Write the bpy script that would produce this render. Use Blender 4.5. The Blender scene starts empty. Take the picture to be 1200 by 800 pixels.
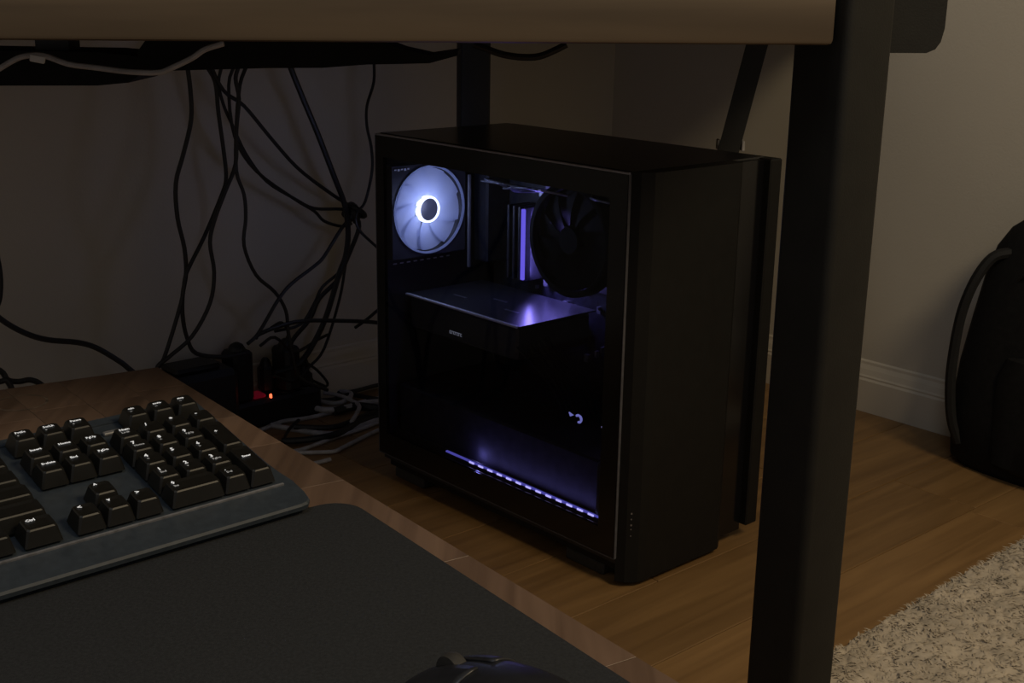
import bpy, bmesh, math, random
from mathutils import Vector, Matrix

# ------------------------------------------------------------------ scene, camera, world, lights, exposure
S = bpy.context.scene
COL = S.collection
PI = math.pi
HC = 0.748                                            # height of the lens above the floor
PITCH, ROLL = 0.2734, 0.016
cp, sp, cr, sr = math.cos(PITCH), math.sin(PITCH), math.cos(ROLL), math.sin(ROLL)
rx = Vector((cr, sr*sp, sr*cp)); dn = Vector((sr, -cr*sp, -cr*cp)); fw = Vector((0, cp, -sp))
cam_data = bpy.data.cameras.new('camera'); cam_data.sensor_width = 36; cam_data.lens = 1465.9*36/1200
cam_data.clip_start = 0.02
cam = bpy.data.objects.new('camera', cam_data); COL.objects.link(cam)
cam.matrix_world = Matrix(((rx.x, -dn.x, -fw.x, 0), (rx.y, -dn.y, -fw.y, 0), (rx.z, -dn.z, -fw.z, HC), (0, 0, 0, 1)))
S.camera = cam

W = bpy.data.worlds.new('world'); S.world = W; W.use_nodes = True
W.node_tree.nodes['Background'].inputs[0].default_value = (1.0, 0.93, 0.86, 1)
W.node_tree.nodes['Background'].inputs[1].default_value = 0.15

def area(name, loc, target, size, power, color):
    l = bpy.data.lights.new(name, 'AREA'); l.shape = 'DISK'; l.size = size; l.energy = power; l.color = color
    o = bpy.data.objects.new(name, l); COL.objects.link(o); o.location = loc
    o.rotation_euler = (Vector(target) - Vector(loc)).to_track_quat('-Z', 'Y').to_euler()
    return o
area('room_lamp', (1.10, 0.36, 1.70), (0.40, 1.0, 0.0), 0.5, 11.6, (1.0, 0.79, 0.50))
area('fill_light', (-0.30, -0.75, 2.70), (0.0, 0.9, 0.35), 0.7, 6.5, (0.86, 0.92, 1.0))  # added fill without a fixture, set high so the board shades the table

S.view_settings.view_transform = 'Standard'; S.view_settings.look = 'None'
S.view_settings.exposure = 0.0; S.view_settings.gamma = 1.0; S.view_settings.use_curve_mapping = False

# ------------------------------------------------------------------ room axes
TH = math.radians(-48.5)
E1 = Vector((math.cos(TH), math.sin(TH), 0)); E2 = Vector((-math.sin(TH), math.cos(TH), 0))
def R(a, b, z=0.0): return E1*a + E2*b + Vector((0, 0, z))
W1, W2 = -1.9212, 1.9812                              # the two walls: left at a = W1, right at b = W2
rnd = random.Random(7)

# ------------------------------------------------------------------ materials
def mat(name, color, rough=0.6, metal=0.0, noise=None, spec=0.5, bump=None, emit=None, var=0.0):
    m = bpy.data.materials.new(name); m.use_nodes = True
    nt = m.node_tree; b = nt.nodes['Principled BSDF']
    b.inputs['Base Color'].default_value = (*color, 1); b.inputs['Roughness'].default_value = rough
    b.inputs['Metallic'].default_value = metal; b.inputs['Specular IOR Level'].default_value = spec
    tc = nt.nodes.new('ShaderNodeTexCoord')
    if noise:
        sc, amt = noise
        n = nt.nodes.new('ShaderNodeTexNoise'); n.inputs['Scale'].default_value = sc; n.inputs['Detail'].default_value = 5
        nt.links.new(tc.outputs['Object'], n.inputs['Vector'])
        r = nt.nodes.new('ShaderNodeValToRGB')
        r.color_ramp.elements[0].position = 0.3; r.color_ramp.elements[1].position = 0.7
        r.color_ramp.elements[0].color = (*[c*(1-amt) for c in color], 1)
        r.color_ramp.elements[1].color = (*[min(1, c*(1+amt)) for c in color], 1)
        nt.links.new(n.outputs['Fac'], r.inputs['Fac']); nt.links.new(r.outputs['Color'], b.inputs['Base Color'])
    if bump:
        sc, st = bump
        n2 = nt.nodes.new('ShaderNodeTexNoise'); n2.inputs['Scale'].default_value = sc; n2.inputs['Detail'].default_value = 3
        nt.links.new(tc.outputs['Object'], n2.inputs['Vector'])
        bp = nt.nodes.new('ShaderNodeBump'); bp.inputs['Strength'].default_value = st; bp.inputs['Distance'].default_value = 0.002
        nt.links.new(n2.outputs['Fac'], bp.inputs['Height']); nt.links.new(bp.outputs['Normal'], b.inputs['Normal'])
    if emit:
        b.inputs['Emission Color'].default_value = (*emit[0], 1); b.inputs['Emission Strength'].default_value = emit[1]
    return m

def wood(name, dark, light, rough, axis, scale, vary=0.25, spec=0.4):
    """grain stretched along the object's own axis (0 = x, 1 = y), each piece with a tone of its own"""
    m = bpy.data.materials.new(name); m.use_nodes = True
    nt = m.node_tree; b = nt.nodes['Principled BSDF']; L = nt.links.new
    b.inputs['Roughness'].default_value = rough; b.inputs['Specular IOR Level'].default_value = spec
    tc = nt.nodes.new('ShaderNodeTexCoord'); oi = nt.nodes.new('ShaderNodeObjectInfo')
    mp = nt.nodes.new('ShaderNodeMapping')
    mp.inputs['Scale'].default_value = (scale*0.06, scale, scale) if axis == 0 else (scale, scale*0.06, scale)
    L(tc.outputs['Object'], mp.inputs['Vector'])
    ad = nt.nodes.new('ShaderNodeVectorMath'); ad.operation = 'MULTIPLY_ADD'
    L(oi.outputs['Random'], ad.inputs[0]); ad.inputs[1].default_value = (37, 91, 53); L(mp.outputs['Vector'], ad.inputs[2])
    n = nt.nodes.new('ShaderNodeTexNoise'); n.inputs['Scale'].default_value = 1.0; n.inputs['Detail'].default_value = 6; n.inputs['Distortion'].default_value = 0.6
    L(ad.outputs[0], n.inputs['Vector'])
    r = nt.nodes.new('ShaderNodeValToRGB')
    r.color_ramp.elements[0].position = 0.32; r.color_ramp.elements[1].position = 0.68
    r.color_ramp.elements[0].color = (*dark, 1); r.color_ramp.elements[1].color = (*light, 1)
    L(n.outputs['Fac'], r.inputs['Fac'])
    hs = nt.nodes.new('ShaderNodeHueSaturation')
    mr = nt.nodes.new('ShaderNodeMapRange'); mr.inputs[3].default_value = 1-vary; mr.inputs[4].default_value = 1+vary
    L(oi.outputs['Random'], mr.inputs[0]); L(mr.outputs[0], hs.inputs['Value']); L(r.outputs['Color'], hs.inputs['Color'])
    L(hs.outputs['Color'], b.inputs['Base Color'])
    bp = nt.nodes.new('ShaderNodeBump'); bp.inputs['Strength'].default_value = 0.12; bp.inputs['Distance'].default_value = 0.001
    L(n.outputs['Fac'], bp.inputs['Height']); L(bp.outputs['Normal'], b.inputs['Normal'])
    return m

def glow(name, color, strength):
    m = bpy.data.materials.new(name); m.use_nodes = True; nt = m.node_tree
    nt.nodes.remove(nt.nodes['Principled BSDF'])
    e = nt.nodes.new('ShaderNodeEmission'); e.inputs[0].default_value = (*color, 1); e.inputs[1].default_value = strength
    nt.links.new(e.outputs[0], nt.nodes['Material Output'].inputs[0])
    return m

def glass(name, tint):
    m = bpy.data.materials.new(name); m.use_nodes = True; nt = m.node_tree
    nt.nodes.remove(nt.nodes['Principled BSDF'])
    t = nt.nodes.new('ShaderNodeBsdfTransparent'); t.inputs[0].default_value = (*tint, 1)
    g = nt.nodes.new('ShaderNodeBsdfGlossy'); g.inputs['Roughness'].default_value = 0.03
    f = nt.nodes.new('ShaderNodeFresnel'); f.inputs[0].default_value = 1.35
    x = nt.nodes.new('ShaderNodeMixShader'); L = nt.links.new
    ge = nt.nodes.new('ShaderNodeNewGeometry'); iv = nt.nodes.new('ShaderNodeMath'); iv.operation = 'SUBTRACT'; iv.inputs[0].default_value = 1
    mu = nt.nodes.new('ShaderNodeMath'); mu.operation = 'MULTIPLY'
    L(ge.outputs['Backfacing'], iv.inputs[1]); L(f.outputs[0], mu.inputs[0]); L(iv.outputs[0], mu.inputs[1]); L(mu.outputs[0], x.inputs[0]); L(t.outputs[0], x.inputs[1]); L(g.outputs[0], x.inputs[2])
    L(x.outputs[0], nt.nodes['Material Output'].inputs[0])
    return m

M = {
 'wall': mat('wall_paint', (0.58, 0.54, 0.46), 0.9, noise=(2.2, 0.05), bump=(260, 0.15), spec=0.2),
 'base': mat('baseboard_paint', (0.62, 0.57, 0.48), 0.55, noise=(6, 0.05)),
 'plank': wood('oak_plank', (0.20, 0.112, 0.043), (0.31, 0.18, 0.071), 0.42, 1, 42, 0.13),
 'gap': mat('floor_gap', (0.06, 0.04, 0.02), 0.9, noise=(30, 0.2)),
 'board': wood('raised_board_wood', (0.066, 0.046, 0.027), (0.135, 0.096, 0.058), 0.5, 0, 26, 0.0),
 'stave': wood('table_stave_wood', (0.125, 0.078, 0.052), (0.215, 0.138, 0.094), 0.38, 1, 60, 0.22),
 'frame': mat('black_steel', (0.010, 0.0098, 0.0082), 0.6, spec=0.3, noise=(40, 0.15), bump=(600, 0.1)),
 'frame_dark': mat('matte_black_metal', (0.016, 0.016, 0.016), 0.6, noise=(40, 0.15)),
 'case': mat('case_black', (0.0055, 0.0055, 0.0052), 0.6, spec=0.3, noise=(60, 0.2), bump=(900, 0.08)),
 'case_top': mat('case_top_black', (0.010, 0.010, 0.011), 0.28, noise=(30, 0.2)),
 'frit': mat('black_glass_border', (0.006, 0.006, 0.007), 0.16, noise=(30, 0.1)),
 'edge': mat('ground_glass_edge', (0.10, 0.10, 0.115), 0.35, noise=(80, 0.2)),
 'pane': glass('tinted_pane', (0.80, 0.81, 0.86)),
 'inner': mat('case_inside', (0.016, 0.016, 0.018), 0.5, noise=(60, 0.2)),
 'pcb': mat('circuit_board', (0.020, 0.022, 0.030), 0.38, noise=(160, 0.5)),
 'card': mat('card_shroud', (0.035, 0.036, 0.042), 0.32, noise=(80, 0.2)),
 'alu': mat('bare_aluminium', (0.42, 0.43, 0.47), 0.35, metal=0.8, noise=(120, 0.2)),
 'fin': mat('cooler_fin', (0.006, 0.006, 0.008), 0.75, spec=0.15, noise=(90, 0.2)),
 'blade': None,
 'edge_highlight': mat('glass_edge_highlight', (0.34, 0.34, 0.40), 0.3, noise=(80, 0.2)),
 'tray': mat('tray_black', (0.006, 0.006, 0.006), 0.7, spec=0.2, noise=(60, 0.2)),
 'dim_glint': glow('dim_violet_glint', (0.22, 0.22, 0.75), 0.22),
 'stain': mat('pale_ring_stain', (0.16, 0.12, 0.085), 0.6, noise=(120, 0.5)),
 'lavender': glow('lavender_glint', (0.36, 0.36, 1.0), 0.55),
 'shroud': mat('shroud_black', (0.034, 0.034, 0.040), 0.8, noise=(80, 0.2), spec=0.1),
 'alu_matte': mat('grey_light_catcher', (0.16, 0.16, 0.18), 0.5, noise=(90, 0.2)),
 'ring': glow('fan_ring_light', (0.66, 0.74, 1.0), 5.0),
 'ledglow': glow('violet_led', (0.52, 0.47, 1.0), 1.5),
 'ledline': glow('violet_led_line', (0.17, 0.15, 0.80), 0.55),
 'ram': glow('memory_light_bar', (0.20, 0.15, 1.0), 1.0),
 'white_print': mat('white_print', (0.75, 0.76, 0.8), 0.6, noise=(200, 0.1), emit=((0.8, 0.85, 1.0), 0.10)),
 'glint_vent_white': mat('white_glint_and_vent', (0.7, 0.7, 0.74), 0.5, noise=(150, 0.1)),
 'wire': mat('black_wire', (0.014, 0.014, 0.016), 0.5, noise=(120, 0.3)),
 'cable': mat('black_cable', (0.010, 0.010, 0.011), 0.5, noise=(90, 0.3)),
 'greycable': mat('grey_cable', (0.42, 0.41, 0.42), 0.5, noise=(60, 0.2)),
 'key': mat('keycap_black', (0.0095, 0.009, 0.0075), 0.42, noise=(220, 0.15)),
 'legend': mat('backlit_legend', (0.8, 0.8, 0.8), 0.5, noise=(200, 0.05), emit=((0.92, 0.96, 1.0), 0.38)),
 'legend2': mat('backlit_legend_small', (0.5, 0.5, 0.5), 0.5, noise=(200, 0.05), emit=((0.8, 0.9, 1.0), 0.10)),
 'deck': mat('keyboard_deck', (0.036, 0.046, 0.058), 0.45, noise=(200, 0.15)),
 'trim': mat('keyboard_trim', (0.17, 0.17, 0.18), 0.4, noise=(200, 0.3)),
 'pad': mat('mouse_pad_cloth', (0.029, 0.031, 0.034), 0.95, noise=(500, 0.2), bump=(2500, 0.3), spec=0.2),
 'mouse': mat('mouse_shell', (0.014, 0.015, 0.019), 0.38, noise=(200, 0.15)),
 'rubber': mat('rubber', (0.03, 0.028, 0.025), 0.7, noise=(200, 0.2)),
 'strip': mat('power_strip_plastic', (0.008, 0.008, 0.009), 0.5, noise=(80, 0.2)),
 'redled': glow('red_indicator', (1.0, 0.13, 0.05), 2.2),
 'redswitch': mat('red_switch', (0.25, 0.01, 0.02), 0.3, noise=(100, 0.2), emit=((0.9, 0.02, 0.08), 0.05)),
 'bag': mat('black_nylon', (0.007, 0.007, 0.007), 0.85, noise=(120, 0.3), bump=(700, 0.3), spec=0.25),
 'webbing': mat('black_webbing', (0.006, 0.006, 0.006), 0.8, noise=(200, 0.3)),
 'rugbase': mat('rug_backing', (0.30, 0.25, 0.19), 0.95, noise=(20, 0.2)),
 'pile': mat('rug_pile', (0.50, 0.435, 0.345), 0.95, noise=(26, 0.16), spec=0.1),
 'whitetag': mat('white_plastic', (0.62, 0.62, 0.62), 0.5, noise=(80, 0.1)),
}
def blade_mat():
    m = bpy.data.materials.new('frosted_fan_blade'); m.use_nodes = True; nt = m.node_tree
    nt.nodes.remove(nt.nodes['Principled BSDF'])
    d = nt.nodes.new('ShaderNodeBsdfDiffuse'); t = nt.nodes.new('ShaderNodeBsdfTranslucent'); x = nt.nodes.new('ShaderNodeMixShader')
    n = nt.nodes.new('ShaderNodeTexNoise'); n.inputs['Scale'].default_value = 30
    r = nt.nodes.new('ShaderNodeValToRGB'); r.color_ramp.elements[0].color = (0.60, 0.66, 0.84, 1); r.color_ramp.elements[1].color = (0.66, 0.72, 0.90, 1)
    L = nt.links.new
    L(n.outputs['Fac'], r.inputs['Fac']); L(r.outputs['Color'], d.inputs[0]); L(r.outputs['Color'], t.inputs[0])
    x.inputs[0].default_value = 0.45; L(d.outputs[0], x.inputs[1]); L(t.outputs[0], x.inputs[2])
    L(x.outputs[0], nt.nodes['Material Output'].inputs[0])
    return m
M['blade'] = blade_mat()

# ------------------------------------------------------------------ mesh helpers
class MB:
    def __init__(s): s.v = []; s.f = []
    def add(s, vs, fs):
        o = len(s.v); s.v += [tuple(v) for v in vs]; s.f += [tuple(i+o for i in f) for f in fs]; return s
    def box(s, a, b, ch=0.0, T=None):
        (x0, y0, z0), (x1, y1, z1) = a, b
        if ch <= 0:
            vs = [(x0,y0,z0),(x1,y0,z0),(x1,y1,z0),(x0,y1,z0),(x0,y0,z1),(x1,y0,z1),(x1,y1,z1),(x0,y1,z1)]
            fs = [(0,3,2,1),(4,5,6,7),(0,1,5,4),(1,2,6,5),(2,3,7,6),(3,0,4,7)]
        else:
            c = ch; vs = []; fs = []
            lo = [(x0+c,y0+c),(x1-c,y0+c),(x1-c,y1-c),(x0+c,y1-c)]
            mid = [(x0+c,y0),(x1-c,y0),(x1,y0+c),(x1,y1-c),(x1-c,y1),(x0+c,y1),(x0,y1-c),(x0,y0+c)]
            vs += [(x,y,z0) for x,y in lo] + [(x,y,z0+c) for x,y in mid] + [(x,y,z1-c) for x,y in mid] + [(x,y,z1) for x,y in lo]
            fs.append((3,2,1,0)); fs.append((20,21,22,23))
            for i in range(8): j = (i+1)%8; fs.append((4+i,4+j,12+j,12+i))
            for i in range(4):
                j = (i+1)%4
                fs.append((i, j, 4+2*i+1, 4+2*i)); fs.append((j, 4+(2*i+2)%8, 4+2*i+1))
                fs.append((20+j, 20+i, 12+2*i, 12+2*i+1)); fs.append((20+j, 12+2*i+1, 12+(2*i+2)%8))
        if T is not None: vs = [T @ Vector(v) for v in vs]
        return s.add(vs, fs)
    def prism(s, poly, z0, z1, T=None):
        n = len(poly); vs = [(x,y,z0) for x,y in poly] + [(x,y,z1) for x,y in poly]
        fs = [tuple(reversed(range(n))), tuple(range(n,2*n))] + [(i,(i+1)%n,n+(i+1)%n,n+i) for i in range(n)]
        if T is not None: vs = [T @ Vector(v) for v in vs]
        return s.add(vs, fs)
    def loft(s, rings, cap=True):
        n = len(rings[0]); vs = [p for r in rings for p in r]; fs = []
        for k in range(len(rings)-1):
            for i in range(n): fs.append((k*n+i, k*n+(i+1)%n, (k+1)*n+(i+1)%n, (k+1)*n+i))
        if cap: fs.append(tuple(reversed(range(n)))); fs.append(tuple(range((len(rings)-1)*n, len(rings)*n)))
        return s.add(vs, fs)
    def tube(s, pts, r, sides=8, smooth=4, flat=1.0):
        P = spline([Vector(p) for p in pts], smooth) if smooth else [Vector(p) for p in pts]
        rad = r if callable(r) else (lambda t: r)
        rings = []; up = None
        for i, p in enumerate(P):
            t = (P[min(i+1, len(P)-1)] - P[max(i-1, 0)]).normalized()
            if up is None:
                up = Vector((0,0,1)) if abs(t.z) < 0.9 else Vector((1,0,0))
            x = (up - t*up.dot(t)).normalized(); y = t.cross(x); up = x
            q = rad(i/max(1, len(P)-1))
            rings.append([p + x*(q*flat*math.cos(2*PI*k/sides)) + y*(q*math.sin(2*PI*k/sides)) for k in range(sides)])
        return s.loft(rings)
    def lathe(s, prof, n=32, T=None, cap=True):
        rings = [[Vector((r*math.cos(2*PI*k/n), r*math.sin(2*PI*k/n), z)) for k in range(n)] for r, z in prof]
        if T is not None: rings = [[T @ v for v in rg] for rg in rings]
        return s.loft(rings, cap)
    def torus(s, R_, r, n=48, m=10, T=None):
        vs = []; fs = []
        for i in range(n):
            a = 2*PI*i/n
            for j in range(m):
                b = 2*PI*j/m; v = Vector(((R_+r*math.cos(b))*math.cos(a), (R_+r*math.cos(b))*math.sin(a), r*math.sin(b)))
                vs.append(T @ v if T is not None else v)
        for i in range(n):
            for j in range(m): fs.append((i*m+j, ((i+1)%n)*m+j, ((i+1)%n)*m+(j+1)%m, i*m+(j+1)%m))
        return s.add(vs, fs)
    def build(s, name, m, parent=None, smooth=False, at=None):
        me = bpy.data.meshes.new(name)
        vs = s.v
        if at is not None: vs = [(v[0]-at[0], v[1]-at[1], v[2]-at[2]) for v in vs]
        me.from_pydata(vs, [], s.f); me.update()
        bm = bmesh.new(); bm.from_mesh(me); bmesh.ops.recalc_face_normals(bm, faces=bm.faces); bm.to_mesh(me); bm.free()
        if smooth:
            for p in me.polygons: p.use_smooth = True
            me.set_sharp_from_angle(angle=math.radians(40))
        me.materials.append(M[m] if isinstance(m, str) else m)
        o = bpy.data.objects.new(name, me); COL.objects.link(o)
        if at is not None: o.location = at
        if parent is not None: o.parent = parent
        return o

def spline(P, k):
    if len(P) < 3: return P
    Q = [P[0]*2-P[1]] + P + [P[-1]*2-P[-2]]; out = []
    for i in range(1, len(Q)-2):
        a, b, c, d = Q[i-1:i+3]
        for j in range(k):
            t = j/k
            out.append(0.5*((2*b) + (c-a)*t + (2*a-5*b+4*c-d)*t*t + (3*b-a-3*c+d)*t*t*t))
    out.append(P[-1]); return out

def tag(o, label, cat, group=None):
    o['label'] = label; o['category'] = cat
    if group: o['group'] = group
    return o
def thing(name, label, cat, loc=(0,0,0), rot=None, group=None):
    o = bpy.data.objects.new(name, None); COL.objects.link(o); o.empty_display_size = 0.05
    o.location = loc
    if rot is not None: o.rotation_euler = rot
    return tag(o, label, cat, group)
def structure(o): o['kind'] = 'structure'; return o
def copy_part(src, parent, name=None):
    c = src.copy(); COL.objects.link(c); c.parent = parent
    if name: c.name = name
    return c
def rotz(a): return Matrix.Rotation(a, 4, 'Z')
def frame(origin, x, y, z):
    return Matrix(((x.x,y.x,z.x,origin.x),(x.y,y.y,z.y,origin.y),(x.z,y.z,z.z,origin.z),(0,0,0,1)))
ROOM = frame(Vector((0,0,0)), E1, E2, Vector((0,0,1)))   # (a, b, z) in room axes -> world

# ------------------------------------------------------------------ the setting: walls, baseboards, floor
b = MB(); b.box((W1-0.12, -2.6, 0), (W1, W2+0.12, 2.5), T=ROOM); structure(b.build('wall_left', 'wall'))
b = MB(); b.box((W1, W2, 0), (1.6, W2+0.12, 2.5), T=ROOM); structure(b.build('wall_right', 'wall'))
prof = [(0,0),(0.016,0),(0.016,0.060),(0.013,0.064),(0.0135,0.067),(0.011,0.070),(0.008,0.080),(0.004,0.088),(0.0035,0.093),(0,0.096)]
def base(name, p0, p1, nrm):
    m = MB(); m.loft([[p + nrm*d + Vector((0,0,h)) for d, h in prof] for p in (p0, p1)]); structure(m.build(name, 'base'))
base('baseboard_left', R(W1, -2.5), R(W1, W2-0.016), E1)
base('baseboard_right', R(W1, W2), R(1.6, W2), -E2)
floor = structure(MB().box((W1-0.1, -1.2, -0.06), (1.0, W2+0.1, -0.008), T=ROOM).build('floor', 'gap'))
PW = 0.142; a = -0.8555 - PW*8
while a < 0.75:
    y = -0.9 - rnd.random()*0.9
    while y < W2:
        ln = rnd.uniform(0.7, 1.25); y1 = min(y+ln, W2)
        if y1 > -0.7 and y1-y > 0.02:
            x0, x1 = max(a, W1), a+PW
            o = MB().box((-(x1-x0)/2+0.0006, -(y1-y)/2+0.0006, -0.008), ((x1-x0)/2-0.0006, (y1-y)/2-0.0006, rnd.uniform(-0.0003, 0.0)), 0.0008).build('plank', 'plank', floor)
            o.matrix_local = ROOM @ Matrix.Translation(((x0+x1)/2, (y+y1)/2, 0))
        y = y1
    a += PW

# ------------------------------------------------------------------ raised desk: board, post, legs, bracket, cable tray
BH = 0.714; BT = 0.044
BA = math.radians(13.64); bx = Vector((math.cos(BA), math.sin(BA), 0)); by = Vector((-math.sin(BA), math.cos(BA), 0))
FR = Vector((0.2245, 0.9155, 0))
desk = thing('raised_desk', 'raised desk with thick brown wooden board and black steel legs over the computer', 'desk', (0.26, 0.99, 0))
def dk(mb, name, m, smooth=False): return mb.build(name, m, desk, smooth, at=None)
def at_desk(o): o.matrix_parent_inverse = Matrix.Translation(-Vector(desk.location)); return o
na, nb = (0.2475*E1.x + 0.96*E1.y), (0.2475*E2.x + 0.96*E2.y); A1, A2 = 0.052, 0.062
def ab(a, b): return R(a, b)
poly = [FR - bx*0.86, FR, ab(na-0.012, nb-0.003), ab(na-A1-0.003, nb-0.003), ab(na-A1-0.003, nb+A2+0.003), ab(na-0.012, nb+A2+0.003)]
p = poly[-1]; dr = Vector((0.225, 1.0, 0)).normalized(); k = (W2-0.006 - p.dot(E2))/dr.dot(E2); poly.append(p + dr*k)   # right side, back to the right wall
poly += [ab(W1+0.006, W2-0.006)]
p = poly[0]; k = (p.dot(E1) - (W1+0.006)) / -by.dot(E1); poly.append(p + by*k)
# board in its own axes so the grain runs along the front edge
BF = frame(FR + Vector((0,0,BH)), bx, by, Vector((0,0,1))); BI = BF.inverted()
lp = [(BI @ Vector((q.x, q.y, BH))).xy for q in poly]
def inset(pl, d):
    n = len(pl); out = []
    for i in range(n):
        p0, p1, p2 = pl[i-1], pl[i], pl[(i+1)%n]
        e0 = (p1-p0).normalized(); e1 = (p2-p1).normalized()
        n0 = Vector((-e0.y, e0.x)); n1 = Vector((-e1.y, e1.x)); bis = (n0+n1).normalized()
        out.append(p1 + bis*(d/max(0.5, bis.dot(n0))))
    return out
rings = [[Vector((*q, z)) for q in inset(lp, d)] for d, z in ((0.003,0),(0.0008,0.001),(0,0.003),(0,BT-0.006),(0.002,BT-0.002),(0.006,BT))]
o = MB().loft(rings).build('tabletop', 'board', desk, True); o.matrix_parent_inverse = Matrix.Translation(-Vector(desk.location)); o.matrix_basis = BF
o['label'] = 'thick brown wooden board with softly rounded front edge'
# the square front post, standing outside the right end of the board and rising above it
N = Vector((0.2475, 0.96, 0))
PF = frame(N - E1*A1, E1, E2, Vector((0,0,1)))
def rbox(x0, y0, x1, y1, r, n=4):
    pts = []
    for cx_, cy_, a0 in ((x1-r,y0+r,-PI/2),(x1-r,y1-r,0),(x0+r,y1-r,PI/2),(x0+r,y0+r,PI)):
        for i in range(n+1): q = a0 + PI/2*i/n; pts.append((cx_+r*math.cos(q), cy_+r*math.sin(q)))
    return pts
at_desk(MB().prism(rbox(0,0,A1,A2,0.007), 0.004, 0.90, PF).build('leg', 'frame', desk, True))
at_desk(MB().prism(rbox(-0.002,-0.002,A1+0.002,A2+0.002,0.008), 0.0, 0.006, PF).build('foot_cap', 'rubber', desk, True))
# bracket block on the outer side of the post
SB = frame(Vector((0.262, 1.052, 0.703)), bx, by, Vector((0,0,1)))
prof2 = [(0.0, 0.0), (0.082, 0.0), (0.090, 0.003), (0.0945, 0.009), (0.097, 0.02), (0.097, 0.16), (0.0, 0.16)]
o = MB().loft([[SB @ Vector((x, y, z)) for x, z in prof2] for y in (0.0, 0.004, 0.05)]).build('side_bracket', 'frame', desk, True); at_desk(o)
o['label'] = 'broad black block with rounded lower corner beside the post'
# rear straight leg and slanted leg under the board
RL = Vector((-0.0735, 2.19, 0))
RLF = frame(RL, bx, by, Vector((0,0,1)))
at_desk(MB().prism(rbox(-0.026,-0.022,0.026,0.022,0.005), 0.0, BH, RLF).build('leg', 'frame_dark', desk, True))
sl0 = Vector([0.3359, 1.97, 0.5176]); sl1 = Vector([0.3671, 1.97, 0.6679]); d = (sl1-sl0).normalized()
def on_bar(z): return sl0 + d*((z-sl0.z)/d.z)
f0, f1 = on_bar(0.0), on_bar(BH)
xs = Vector((math.cos(math.radians(-12)), math.sin(math.radians(-12)), 0)); ys = Vector((-xs.y, xs.x, 0))
def barring(p, hx=0.0165, hy=0.012): return [p + xs*u*hx + ys*v*hy for u, v in ((-1,-1),(1,-1),(1,1),(-1,1))]
o = MB().loft([barring(f0), barring(f1)]).build('leg', 'frame_dark', desk); at_desk(o); o['label'] = 'slanted black leg rising behind the computer case'
q = on_bar(0.5216)
for sgn in (-1, 1):
    c = q + xs*sgn*0.0185
    cl = MB().box((c.x-0.0022, c.y-0.010, c.z-0.009), (c.x+0.0022, c.y+0.010, c.z+0.007), 0.001)
    o = cl.build('leg_clip', 'greycable', desk); at_desk(o); o['label'] = 'pale clip on the slanted leg'

# cable tray under the board: a low black trough in two lengths
TF = Matrix.Translation((-0.0718, 1.13, 0.0)); TI = TF.inverted()
def tray(pts, depth, name, label=None):
    """pts: (x, z bottom, z top) along the board"""
    rg = []
    for x, zb, zt in pts:
        rg.append([TF @ Vector((x, y, z)) for y, z in ((0, zb), (depth, zb), (depth, zt), (0, zt))])
    o = MB().loft(rg).build(name, 'tray', desk); at_desk(o)
    if label: o['label'] = label
    return o
tray([(-0.75,0.664,0.690),(-0.42,0.659,0.690),(-0.30,0.661,0.690),(-0.272,0.664,0.688),(-0.262,0.671,0.686)], 0.09, 'cable_tray', 'black cable tray section screwed under the board')
tray([(-0.262,0.672,0.692),(-0.245,0.6745,0.7135),(-0.15,0.6785,0.7135),(-0.10,0.6795,0.7135),(-0.06,0.683,0.708),(-0.03,0.684,0.697),(-0.005,0.685,0.692),(0.02,0.692,0.696)], 0.06, 'cable_tray')
for x in (-0.62, -0.44, -0.36):
    at_desk(MB().box((x, 0.02, 0.688), (x+0.03, 0.05, 0.7135), T=TF).build('tray_hanger', 'wire', desk))

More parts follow.
